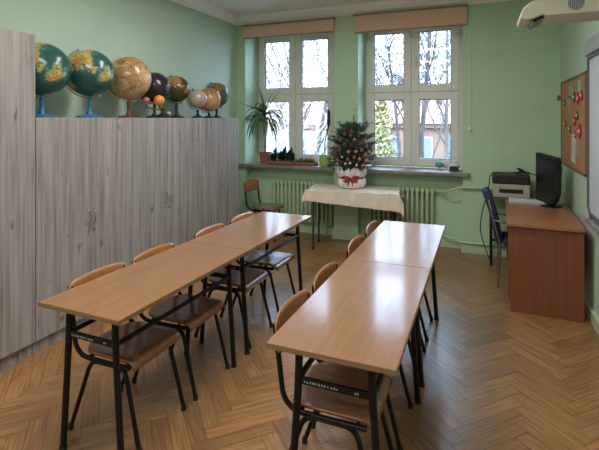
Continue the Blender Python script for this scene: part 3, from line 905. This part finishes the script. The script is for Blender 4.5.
# ------------------------------------------------------------------ plants on the left sill
ZS = .9805
def leaf_strip(mb, p, d, L, w0, droop, n=9, twist=0):
    d = V(d).normalized(); side = d.cross(V((0, 0, 1)))
    side = side.normalized() if side.length > .05 else V((1, 0, 0))
    c = V(p); prev = None
    for i in range(n + 1):
        u = i / n
        wd = w0 * (min(1, u * 6 + .35)) * (1 - u ** 2.2) + .0006
        nrm = side.cross(d).normalized()
        a, b_, m_ = c - side * wd, c + side * wd, c + nrm * (-wd * .35)
        k = len(mb.v); mb.v += [a, m_, b_]
        if i: mb.f += [[k - 3, k - 2, k + 1, k], [k - 2, k - 1, k + 2, k + 1]]
        c = c + d * (L / n)
        d = (d + V((0, 0, -droop / n * (0.5 + 1.6 * u)))).normalized()
yp = thing('dragon_plant', 'tall long-leaved house plant in a terracotta pot on the left window sill', 'potted plant', (-3.005, 6.0, ZS))
MB().lathe([(.066, 0), (.084, .135), (.092, .137), (.094, .17), (.084, .17), (.082, .15)], (0, 0, 0), 24).build('pot', M['brown_pot'], yp, smooth=True)
MB().lathe([(.080, .15), (.079, .152)], (0, 0, 0), 20).build('soil', M['soil'], yp)
MB().tube([(0, 0, .15), (.01, -.01, .4), (-.005, 0, .62), (0.0, 0, .80)], [.011, .010, .009, .012], 8).build('stem', M['bark'], yp, smooth=True)
lf = MB(); rnd = random.Random(5)
leaf_strip(lf, (0, 0, .78), (-.25, -.1, 1), .56, .028, .35)
leaf_strip(lf, (0, 0, .78), (-.10, -.25, 1), .40, .020, .4)
leaf_strip(lf, (0, 0, .78), (.75, -.1, 1), .48, .014, .3)
leaf_strip(lf, (0, 0, .78), (.45, -.2, 1), .36, .012, .6)
leaf_strip(lf, (0, 0, .76), (-.75, -.75, .50), .50, .034, .35)
leaf_strip(lf, (0, 0, .76), (-.4, -.8, .5), .40, .018, 1.4)
for k in range(40):
    ph = k * 2.4
    y_ = sin(ph)
    if y_ > .5: y_ *= .5
    d_ = V((cos(ph), y_ * .9 - .15, rnd.uniform(.0, .7)))
    if d_.x < -.6: d_.x = -.6
    leaf_strip(lf, (0, 0, .60 + .17 * rnd.random()), d_, rnd.uniform(.40, .56), rnd.uniform(.020, .030), rnd.uniform(2.2, 3.8), 12)
lf.build('leaves', M['leaf'], yp, smooth=True, recalc=False)

def tray(x0, x1, name, label):
    t = thing(name, label, 'planter', ((x0 + x1) / 2, 5.97, ZS), group='terracotta planter trays on the left sill')
    W = (x1 - x0) / 2
    m_ = MB().b2(-W, W, -.075, .075, 0, .012).b2(-W, W, -.075, -.065, 0, .05).b2(-W, W, .065, .075, 0, .05).b2(-W, -W + .01, -.065, .065, 0, .05).b2(W - .01, W, -.065, .065, 0, .05)
    m_.build('tray', M['brown_pot'], t, bevel=.003)
    MB().b2(-W + .01, W - .01, -.065, .065, .012, .04).build('soil', M['soil'], t)
    return t, W
t1, W1 = tray(-2.90, -2.52, 'planter_tray', 'terracotta tray of dark bushy succulents beside the tall plant pot')
sl = MB(); rnd = random.Random(8)
for (x, h) in ((-.16, .06), (-.10, .14), (-.05, .09), (.02, .12), (.05, .16), (.10, .10), (.14, .14), (.17, .07), (-.13, .05), (0, .05)):
    y = rnd.uniform(-.04, .03)
    sl.tube([(x, y, .04), (x + .005, y, .04 + h)], .006, 5)
    for q in range(20):
        ph = q * 2.4; zz = .05 + h * (q / 20)
        leaf_strip(sl, (x, y, zz), (cos(ph), sin(ph), .6 + q / 20), rnd.uniform(.06, .095), .020, .4, 4)
sl.build('succulent_leaves', M['leaf_dark'], t1, smooth=True, recalc=False)
t2, W2 = tray(-2.50, -2.18, 'planter_tray', 'terracotta tray of low pale sprouts left of the lime pot')
sl = MB()
for q in range(150):
    x = rnd.uniform(-W2 + .02, W2 - .02); y = rnd.uniform(-.06, .05)
    leaf_strip(sl, (x, y, .04), (rnd.uniform(-.5, .5), rnd.uniform(-.5, .5), 1), rnd.uniform(.035, .085), .005, .6, 4)
sl.build('sprout_leaves', M['leaf_pale'], t2, smooth=True, recalc=False)
sl = MB()
for q in range(50):
    x = rnd.uniform(-W2 + .02, W2 - .02); y = rnd.uniform(-.065, -.02)
    leaf_strip(sl, (x, y, .035), (rnd.uniform(-.7, .7), rnd.uniform(-.7, .2), .8), rnd.uniform(.03, .055), .009, 1.0, 4)
sl.build('ground_leaves', M['leaf_dark'], t2, smooth=True, recalc=False)
lp = thing('potted_succulent', 'tall thin cactus-like plant in a lime green pot on the left window sill', 'potted plant', (-2.045, 5.985, ZS))
MB().lathe([(.068, 0), (.078, .02), (.084, .14), (.086, .15), (.078, .15), (.076, .13)], (0, 0, 0), 28).build('pot', M['lime_pot'], lp, smooth=True)
MB().lathe([(.075, .13), (.074, .132)], (0, 0, 0), 20).build('soil', M['soil'], lp)
MB().tube([(0.0, 0, .13), (-.01, 0, .3), (.025, 0, .48), (.05, 0, .56)], [.007, .006, .008, .012], 8).build('stem', M['bark'], lp, smooth=True)
s = MB()
s.tube([(.045, 0, .55), (.05, 0, .60), (.05, 0, .76), (.052, 0, .80)], [.014, .025, .027, .014], 6)
for q in range(8):
    leaf_strip(s, (.03, 0, .40 + q * .03), (cos(q * 2.4) * .8, sin(q * 2.4) * .4, .6), .07, .009, .5, 4)
s.build('leaves', M['leaf_dark'], lp, smooth=True, recalc=False)
# right sill
f = thing('sill_ornament', 'small teal bird-like ornament on the right window sill', 'ornament', (-.50, 6.16, ZS))
MB().lathe([(.035, 0), (.03, .01), (.01, .015), (.012, .03)], (0, 0, 0), 14).build('foot', M['bauble_rose'], f, smooth=True)
s = MB(); s.ball((0, 0, .065), .036, 14, 8)
for vv in s.v: vv.x *= 1.7
s.build('body', M['teal_fig'], f, smooth=True)
f = thing('candle_holder', 'small dark box with a white top at the right end of the right sill', 'box', (-.315, 6.05, ZS))
MB().b2(-.055, .055, -.04, .04, 0, .06).build('box', M['black_plastic'], f, bevel=.004)
MB().b2(-.045, .045, -.03, .03, .06, .085).lathe([(.03, .085), (.03, .13), (.005, .132)], (.0, 0, 0), 14).build('white_top', M['paper'], f, bevel=.003)

# ------------------------------------------------------------------ teacher corner
DR = R(-2.2)
t = thing('teacher_desk', 'reddish brown panel desk against the right wall', 'desk', (.215, 4.205, 0), DR)
DL = 1.20; DW = .562
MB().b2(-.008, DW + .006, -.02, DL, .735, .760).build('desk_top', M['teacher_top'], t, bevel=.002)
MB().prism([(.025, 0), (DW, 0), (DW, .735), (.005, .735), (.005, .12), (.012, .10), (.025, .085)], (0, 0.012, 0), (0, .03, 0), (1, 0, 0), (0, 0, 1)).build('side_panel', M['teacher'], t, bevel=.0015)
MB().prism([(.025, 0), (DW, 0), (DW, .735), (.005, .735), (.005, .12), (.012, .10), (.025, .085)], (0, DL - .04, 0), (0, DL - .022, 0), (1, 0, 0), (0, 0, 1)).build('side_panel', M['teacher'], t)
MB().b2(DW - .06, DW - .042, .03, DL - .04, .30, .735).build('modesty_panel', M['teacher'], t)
# chair
t = thing('office_chair', 'navy upholstered chair with chrome legs at the brown desk', 'chair', (.33, 4.93, 0), 0)
s = MB(); n = 10
for j in range(n + 1):
    u = j / n; z = .43 + .50 * u; x = -.155 - .125 * u + .02 * sin(u * pi)
    for i in range(9):
        v_ = 2 * i / 8 - 1
        hw = .185 * (1 - .12 * max(0, u - .8) / .2)
        s.v.append(V((x - .015 * (1 - v_ * v_), v_ * hw, z)))
for j in range(n):
    for i in range(8):
        k = j * 9 + i; s.f.append([k, k + 1, k + 10, k + 9])
s.build('backrest', M['navy'], t, smooth=True, solid=.062, bevel=.012)
MB().b2(-.13, .22, -.2, .2, .42, .475).build('seat', M['navy'], t, bevel=.02)
for sy in (-1, 1):
    MB().tube(fillet([(-.175, sy * .205, 0.01), (-.15, sy * .205, .43), (-.26, sy * .2, .86)], .03), .010, 10).build('leg', M['chrome'], t, smooth=True)
    MB().tube(fillet([(.20, sy * .205, 0.01), (.18, sy * .205, .60), (-.20, sy * .205, .66)], .04), .010, 10).build('leg', M['chrome'], t, smooth=True)
    MB().b2(-.14, .18, sy * .205 - .008, sy * .205 + .008, .40, .418).build('side_bar', M['chrome'], t)
# small black table carrying the printer
t = thing('printer_table', 'small black-legged table behind the brown desk carrying the printer', 'table', (.32, 5.61, 0))
MB().b2(-.23, .27, -.17, .17, .752, .775).build('table_top', M['dark_grey'], t, bevel=.002)
for sx in (-.21, .25):
    for sy in (-.15, .15):
        MB().b2(sx - .012, sx + .012, sy - .012, sy + .012, 0, .752).build('leg', M['black_metal'], t)
MB().b2(-.21, .25, .14, .16, .2, .225).build('stretcher', M['black_metal'], t)
pr_ = thing('printer', 'cream printer with a black lid behind the brown desk', 'printer', (.315, 5.60, .7755))
MB().b2(-.185, .185, -.15, .15, 0, .045).b2(-.185, .185, -.11, .15, .045, .145).b2(-.185, -.12, -.15, -.11, .045, .145).b2(.12, .185, -.15, -.11, .045, .145).b2(-.12, .12, -.15, -.11, .09, .145).build('body', M['printer'], pr_, bevel=.006)
MB().b2(-.115, .115, -.14, -.112, .05, .088).build('paper_slot', M['black_plastic'], pr_)
MB().b2(-.19, .19, -.15, .15, .147, .25).build('lid', M['black_plastic'], pr_, bevel=.012)
MB().b2(-.05, .05, -.152, -.148, .105, .13).build('control_panel', M['grey_plastic'], pr_)
# cable
o = MB().tube(fillet([(.60, 5.55, 1.02), (.50, 5.50, 1.045), (.38, 5.5, 1.06), (.30, 5.50, 1.045), (.18, 5.46, 1.05), (.10, 5.45, 1.03), (.085, 5.44, .85), (.02, 5.45, .62), (-.01, 5.47, .40), (.05, 5.55, .15), (.10, 5.60, .02)], .08), .0055, 8).build('power_cable', M['black_plastic'], smooth=True)
tag(o, 'black cable looping over the printer and down behind the navy chair', 'cable')
o = thing('desk_lamp', 'small dark clip gadget with an arm lying on the printer lid', 'gadget', (.42, 5.58, 1.0265))
MB().tube([(-.05, 0, .01), (.03, 0, .03), (.10, -.02, .012)], .012, 8).build('arm', M['black_plastic'], o, smooth=True)
MB().box((.0, 0, .045), (.07, .05, .025), rz=.4, ry=.5).tube([(0, 0, .012), (0, 0, .045)], .01, 8).build('head', M['black_plastic'], o, bevel=.005)
# monitor
mo = thing('computer_monitor', 'black flat monitor at the back of the brown desk, turned to the navy chair', 'monitor', (.615, 5.13, .7625), 0)
a = V((-.078, .155, 0)); b_ = V((.078, -.155, 0)); c = (a + b_) / 2
ux = (b_ - a).normalized(); uy = V((-ux.y, ux.x, 0)); L = (b_ - a).length
def loc(mx, my, mz): return c + ux * mx + uy * my + V((0, 0, mz))       # along the width, towards the back, up
pl = [(-L / 2, .035), (L / 2 - .09, .03), (L / 2 - .04, .07), (L / 2 - .006, .16), (L / 2, .24), (L / 2 - .002, .46), (L / 2 - .02, .505), (-L / 2, .535)]
MB().prism(pl, tuple(loc(0, 0, 0)), tuple(loc(0, .05, 0)), tuple(ux), (0, 0, 1)).build('housing', M['black_plastic'], mo, bevel=.006)
MB().prism([(-L / 2 + .05, .10), (L / 2 - .08, .10), (L / 2 - .05, .42), (-L / 2 + .05, .44)], tuple(loc(0, .05, 0)), tuple(loc(0, .10, 0)), tuple(ux), (0, 0, 1)).build('rear_shell', M['black_plastic'], mo, bevel=.02)
MB().prism([(-L / 2 + .02, .12), (L / 2 - .03, .14), (L / 2 - .025, .47), (-L / 2 + .02, .505)], tuple(loc(0, -.002, 0)), tuple(loc(0, .002, 0)), tuple(ux), (0, 0, 1)).build('screen', M['black_gloss'], mo)
MB().prism([(-.05, .010), (.05, .010), (.035, .16), (-.035, .16)], tuple(loc(0, .05, 0)), tuple(loc(0, .075, 0)), tuple(ux), (0, 0, 1)).build('stand_neck', M['black_plastic'], mo, bevel=.005)
MB().lathe([(.10, 0), (.10, .006), (.08, .014)], tuple(loc(0, .05, 0)), 32).build('stand_base', M['black_plastic'], mo, smooth=True)
# keyboard-like flat grey box
kb = thing('keyboard', 'flat light grey keyboard on the brown desk before the printer', 'keyboard', (.445, 5.215, .7605), R(-3))
MB().prism([(0, 0), (0, .022), (.15, .034), (.15, 0)], (-.17, -.075, 0), (.17, -.075, 0), (0, 1, 0), (0, 0, 1)).build('case', M['grey_plastic'], kb, bevel=.003)
k_ = MB()
for i in range(14):
    for j in range(5):
        k_.box((-.155 + i * .0235, -.058 + j * .028, .028 + j * .0023), (.019, .022, .007), rx=.08)
k_.build('keys', M['paper'], kb)

# whiteboard on the right wall
wb = thing('whiteboard', 'large whiteboard with grey frame on the right wall', 'whiteboard', (XR, 4.305, .875))
BY, BH = -1.75, 1.262
MB().prism([(0, .05), (-.06, 0), (BY + .06, 0), (BY, .05), (BY, BH), (0, BH)], (-.004, 0, 0), (-.024, 0, 0), (0, 1, 0), (0, 0, 1)).build('board_surface', M['board'], wb)
fm = MB()
fm.b2(-.038, -.002, -.022, 0, .05, BH).b2(-.038, -.002, BY, BY + .022, .05, BH).b2(-.038, -.002, BY, 0, BH - .0, BH + .028)
fm.prism([(.0, .05), (-.07, -.01), (BY + .07, -.01), (BY, .05), (BY + .025, .06), (BY + .075, .016), (-.075, .016), (-.025, .06)], (-.002, 0, 0), (-.038, 0, 0), (0, 1, 0), (0, 0, 1))
fm.build('frame', M['dark_grey'], wb, bevel=.003)
MB().b2(-.095, -.004, -.9, -.20, -.03, -.012).b2(-.095, -.088, -.9, -.20, -.012, .0).build('pen_tray', M['alu'], wb)
MB().tube([(-.03, -.11, -.01), (-.03, -.11, -.035)], .014, 12).build('corner_bolt', M['blue_plastic'], wb, smooth=True)
ub = MB().b2(XR - .045, XR, 3.2, 4.36, 2.172, 2.298).build('projection_screen_case', M['grey_plastic'], bevel=.008)
tag(ub, 'long grey box mounted on the wall directly above the whiteboard', 'box')
o = thing('wall_socket_bracket', 'small black bracket on the right wall under the whiteboard', 'bracket', (XR, 4.06, .80))
MB().b2(-.05, 0, -.05, .03, 0, .03).build('arm', M['black_plastic'], o, bevel=.004)
MB().b2(-.012, 0, -.06, .04, -.02, .05).build('plate', M['black_plastic'], o, bevel=.003)

# cork board
ck = thing('cork_board', 'cork notice board with a dark frame on the right wall', 'notice board', (XR, 5.705, 1.155))
CY, CH = -1.25, .905
MB().b2(-.014, -.002, CY + .01, -.01, .01, CH - .01).build('cork_panel', M['cork'], ck)
MB().b2(-.022, -.001, -.022, 0, 0, CH).b2(-.022, -.001, CY, CY + .022, 0, CH).b2(-.022, -.001, CY, 0, 0, .022).b2(-.022, -.001, CY, 0, CH - .022, CH).build('frame', M['cork_frame'], ck, bevel=.002)
MB().b2(-.05, -.001, .0, .05, .70, .76).build('hanging_clip', M['cork_frame'], ck, bevel=.004)
def pin(name, label, cat, y, z, sy, sz, m, tilt=0, depth=.002, grp=None, lines=0):
    o = thing(name, label, cat, (XR - .016, y, z), group=grp)
    MB().box((-depth / 2, 0, 0), (depth, sy, sz), rx=tilt).build('sheet', m, o)
    MB().ball((-depth - .004, 0, sz / 2 - .015), .006, 8, 6).build('pin_head', M['red_felt'], o)
    if lines:
        q = MB()
        for k in range(lines): q.box((-depth - .0006, -.004 * (k % 3), sz / 2 - .05 - k * .025), (.0008, sy * (.7 - .1 * (k % 2)), .005), rx=tilt)
        q.build('handwriting', M['ink'], o)
    return o
PG = 'papers pinned to the cork board'
pin('pinned_paper', 'white written note, lower middle of the cork board', 'paper', 5.00, 1.36, .19, .27, M['paper'], .10, grp=PG, lines=7)
pin('pinned_paper', 'narrow grey note right of the white written note on the cork board', 'paper', 4.80, 1.44, .11, .27, M['paper_tan'], -.03, grp=PG)
pin('pinned_paper', 'pale green sheet at the top of the cork board', 'paper', 5.13, 1.93, .20, .15, M['paper_green'], .05, grp=PG)
pin('pinned_paper', 'tan sheet below the pale green one on the cork board', 'paper', 5.22, 1.80, .18, .16, M['paper_tan'], .0, grp=PG)
pin('pinned_paper', 'green sheet in the top right corner of the cork board', 'paper', 4.72, 1.95, .14, .16, M['paper_green'], -.05, grp=PG)
def flower(label, y, z, r, m, grp='felt decorations on the cork board'):
    o = thing('felt_flower', label, 'decoration', (XR - .018, y, z), group=grp)
    q = MB()
    for k in range(6):
        a = k * pi / 3
        q.lathe([(r * .42, 0), (r * .40, .006), (r * .1, .009)], (0, cos(a) * r * .6, sin(a) * r * .6), 10, Matrix.Rotation(-pi / 2, 3, 'Y'))
    q.build('petals', m, o, smooth=True)
    MB().lathe([(r * .3, .006), (r * .2, .014), (.001, .016)], (0, 0, 0), 10, Matrix.Rotation(-pi / 2, 3, 'Y')).build('flower_centre', M['bauble_white'], o, smooth=True)
for (y, z, r_, m_, l) in ((4.77, 1.84, .06, 'red_felt', 'red felt flower below the green corner sheet of the cork board'), (4.62, 1.86, .05, 'red_felt', 'red felt flower by the whiteboard edge, high on the cork board'),
                          (4.95, 1.86, .05, 'dark_felt', 'dark green felt flower left of the upper red one'), (4.92, 1.63, .05, 'red_felt', 'small red felt flower at mid height of the cork board'),
                          (4.70, 1.54, .075, 'red_felt', 'largest red felt flower, above the narrow grey note'), (4.88, 1.50, .04, 'red_felt', 'red felt flower just above the white note'),
                          (4.80, 1.68, .045, 'dark_felt', 'dark green felt flower between the red ones, mid board'), (5.48, 1.82, .04, 'dark_felt', 'dark green felt flower high near the left edge of the cork board'),
                          (5.42, 1.60, .04, 'dark_felt', 'dark green felt flower at mid height near the left edge'), (5.16, 1.55, .04, 'dark_felt', 'dark green felt flower in the empty middle of the cork board')):
    flower(l, y, z, r_, M[m_])

# projector on its wall arm
pj = thing('projector', 'cream short-throw projector hanging at the top right from a wall arm', 'projector', (0, 3.35, 0))
prof = [(.249, 2.334), (.250, 2.36), (.265, 2.395), (.305, 2.432), (.36, 2.452), (.52, 2.478), (.82, 2.478), (.82, 2.338), (.40, 2.338), (.385, 2.348), (.325, 2.324), (.270, 2.322)]
MB().prism([(a, b_) for a, b_ in prof], (0, 0, 0), (0, .33, 0), (1, 0, 0), (0, 0, 1)).build('body', M['cream_plastic'], pj, bevel=.007)
MB().prism([(.330, 2.302), (.396, 2.330), (.385, 2.350), (.322, 2.315)], (0, .025, 0), (0, .30, 0), (1, 0, 0), (0, 0, 1)).build('lens_slot', M['black_gloss'], pj)
vent = MB(); vc = (.575, 2.405)
for i in range(9):
    for j in range(9):
        dx, dz = (i - 4) * .0105, (j - 4) * .0105
        if math.hypot(dx, dz) < .046: vent.b2(vc[0] + dx - .003, vc[0] + dx + .003, -.0015, .001, vc[1] + dz - .004, vc[1] + dz + .004)
MB().lathe([(.049, -.001), (.049, .0012)], (vc[0], 0, vc[1]), 28, Matrix.Rotation(pi / 2, 3, 'X')).build('speaker_grille', M['grey_plastic'], pj)
vent.build('grille_holes', M['ink'], pj)
MB().b2(.33, .62, -.001, .001, 2.4495, 2.4525).build('seam', M['ink'], pj)
MB().b2(.40, XR, .12, .22, 2.50, 2.56).b2(.48, .56, .13, .21, 2.44, 2.50).b2(XR - .02, XR, .05, .29, 2.38, 2.68).build('wall_arm', M['cream_plastic'], pj, bevel=.004)

# ------------------------------------------------------------------ outside
GZ = -4.6
struct(MB().b2(-60, 60, 6.9, 90, GZ - .2, GZ).build('ground', M['ground']))
def building(name, label, x0, x1, y0, y1, z1, wallm, rows, cols, roof_h, roof_over=.4):
    t = thing(name, label, 'building', ((x0 + x1) / 2, y0, GZ))
    W = (x1 - x0) / 2; D = y1 - y0; H_ = z1 - GZ
    MB().b2(-W, W, 0, D, 0, H_).build('walls', wallm, t)
    MB().prism([(-roof_over, H_), (D / 2, H_ + roof_h), (D + roof_over, H_)], (-W - .3, 0, 0), (W + .3, 0, 0), (0, 1, 0), (0, 0, 1)).build('roof', M['roof'], t)
    MB().b2(-W - .1, W + .1, -.25, 0, H_ - .25, H_ + .02).b2(-W, W, -.08, 0, H_ * .5 - .1, H_ * .5 + .1).build('cornice', M['brick'], t)
    for r_ in range(rows):
        for c_ in range(cols):
            x = -W + (c_ + .5) * 2 * W / cols; z = H_ - 2.3 - r_ * 3.0
            if z < .5: continue
            f_ = MB().b2(x - .6, x + .6, -.06, 0.02, z - .05, z + 1.5).build('window', M['out_white'], t)
            MB().b2(x - .5, x - .04, -.08, -.05, z + .05, z + 1.4).b2(x + .04, x + .5, -.08, -.05, z + .05, z + 1.4).build('pane', M['out_glass'], f_)
    MB().b2(-W * .4, -W * .4 + .8, D / 2 - .4, D / 2 + .4, H_ + roof_h - .8, H_ + roof_h + .6).build('chimney', M['brick'], t)
building('brick_building', 'pale brick building with a red roof beyond the right window', -6.2, 3.5, 28, 38, 1.35, M['brick'], 3, 5, 1.8)
building('rendered_building', 'pinkish building with a red roof beyond the left window', -19.5, -9.6, 30, 40, 1.2, M['plaster'], 3, 6, 1.6)

def bare_tree(label, x, y, h, seed, m, r0=.16, lean=(0, 0), first=.25, spread=.55, depth=5, group='bare trees outside the windows'):
    rd = random.Random(seed)
    t = thing('bare_tree', label, 'tree', (x, y, GZ), group=group)
    tk = MB(); bb = MB()
    def grow(p, d, L, r, lev):
        n = 4; pts = [p]; rs = [r]; c = p.copy(); dd = d.copy()
        for i in range(n):
            dd = (dd + V((rd.uniform(-1, 1), rd.uniform(-1, 1), rd.uniform(-.3, .7))) * (.10 if lev == 0 else .20)).normalized()
            c = c + dd * L / n
            pts.append(c.copy()); rs.append(r * (1 - .55 * (i + 1) / n))
        (tk if lev == 0 else bb).tube(pts, rs, 7 if lev < 2 else (4 if lev < 4 else 3), cap=False)
        if lev >= depth: return
        k = 13 if lev == 0 else rd.randint(3, 5)
        for q in range(k):
            u = (first + (1 - first) * (q + .5) / k) if lev == 0 else rd.uniform(.3, 1)
            i = min(n - 1, int(u * n)); pp = pts[i].lerp(pts[i + 1], u * n - i)
            dirr = (pts[i + 1] - pts[i]).normalized()
            a = rd.uniform(0, 2 * pi); side = dirr.cross(V((cos(a), sin(a), .3))).normalized()
            nd_ = (dirr * (1 - spread) + side * spread + V((0, 0, .18))).normalized()
            grow(pp, nd_, L * rd.uniform(.40, .60) * (.55 if lev == 0 else 1), max(.008, rs[i] * .42), lev + 1)
    grow(V((0, 0, 0)), V((lean[0], lean[1], 1)).normalized(), h, r0, 0)
    tk.build('trunk', m, t, smooth=True, recalc=False)
    bb.build('branches', m, t, recalc=False)
bare_tree('bare tree seen in the left half of the right window', -2.45, 15.5, 9.0, 3, M['tree'], .09, (.02, 0), .3, .55)
bare_tree('bare tree with dense twigs just right of the mullion of the right window', -1.75, 16.0, 11, 8, M['tree'], .12, (.0, 0), .3, .5)
bare_tree('slim bare tree at the right edge of the right window', -1.0, 14.0, 10, 17, M['tree'], .08, (.02, 0), .3, .5)
bare_tree('slim leaning bare tree in the left pane of the left window', -7.7, 16.5, 13, 23, M['tree'], .07, (.07, 0), .35, .4, 4)
bare_tree('tall bare tree with dense twigs in the right pane of the left window', -6.6, 17.0, 12, 31, M['tree'], .11, (.06, 0), .3, .45)
bare_tree('bare leaning tree by the pillar side of the left window', -6.1, 15.0, 12, 37, M['tree'], .10, (.09, 0), .3, .45)
bare_tree('slim upright bare tree between the two leaning ones beyond the left window', -5.9, 18.5, 12, 51, M['tree'], .08, (.02, 0), .3, .5)
bare_tree('pale-barked tree in the lower right pane of the left window', -5.75, 13.5, 9, 41, M['tree_pale'], .13, (.0, 0), .35, .5)
bare_tree('pale-barked tree farther back behind the left window', -8.6, 20.0, 9, 43, M['tree_pale'], .12, (.0, 0), .3, .55)

def leafy(label, name, x, y, h, r, m, seed, n=5200, cone=True, sz=.085, cat='shrub'):
    rd = random.Random(seed)
    t = thing(name, label, cat, (x, y, GZ))
    MB().tube([(0, 0, 0), (0, 0, h * .9)], [.12, .02], 8).build('trunk', M['tree'], t)
    q = MB()
    for k in range(n):
        u = rd.random() ** .8; a = rd.uniform(0, 2 * pi)
        rr = r * ((1 - u) ** .6 if cone else math.sqrt(max(0, 1 - (2 * u - 1) ** 2)) + .15) * (1 + .25 * noise.noise(V((cos(a) * 2, sin(a) * 2, u * 6)))) * rd.uniform(.55, 1)
        p = V((cos(a) * rr, sin(a) * rr, h * (.06 + .94 * u)))
        d1 = V((rd.uniform(-1, 1), rd.uniform(-1, 1), rd.uniform(-1, 1))).normalized() * sz
        d2 = V((rd.uniform(-1, 1), rd.uniform(-1, 1), rd.uniform(-1, 1))).normalized() * sz * .6
        q.quad(p, p + d1 + d2, p + d1 * 2, p + d1 - d2)
    q.build('foliage', m, t, recalc=False)
leafy('yellow-green evergreen seen in the lower left pane of the right window', 'evergreen_tree', -2.92, 14.0, 7.0, .85, M['conifer'], 2, 3600, cat='tree')
leafy('dark round bush low behind the right window', 'round_bush', -2.6, 17.5, 3.6, 1.3, M['bush'], 6, 3000, False)
leafy('dark round bush low behind the left window', 'round_bush', -8.2, 19.0, 3.8, 1.6, M['bush'], 9, 3000, False)
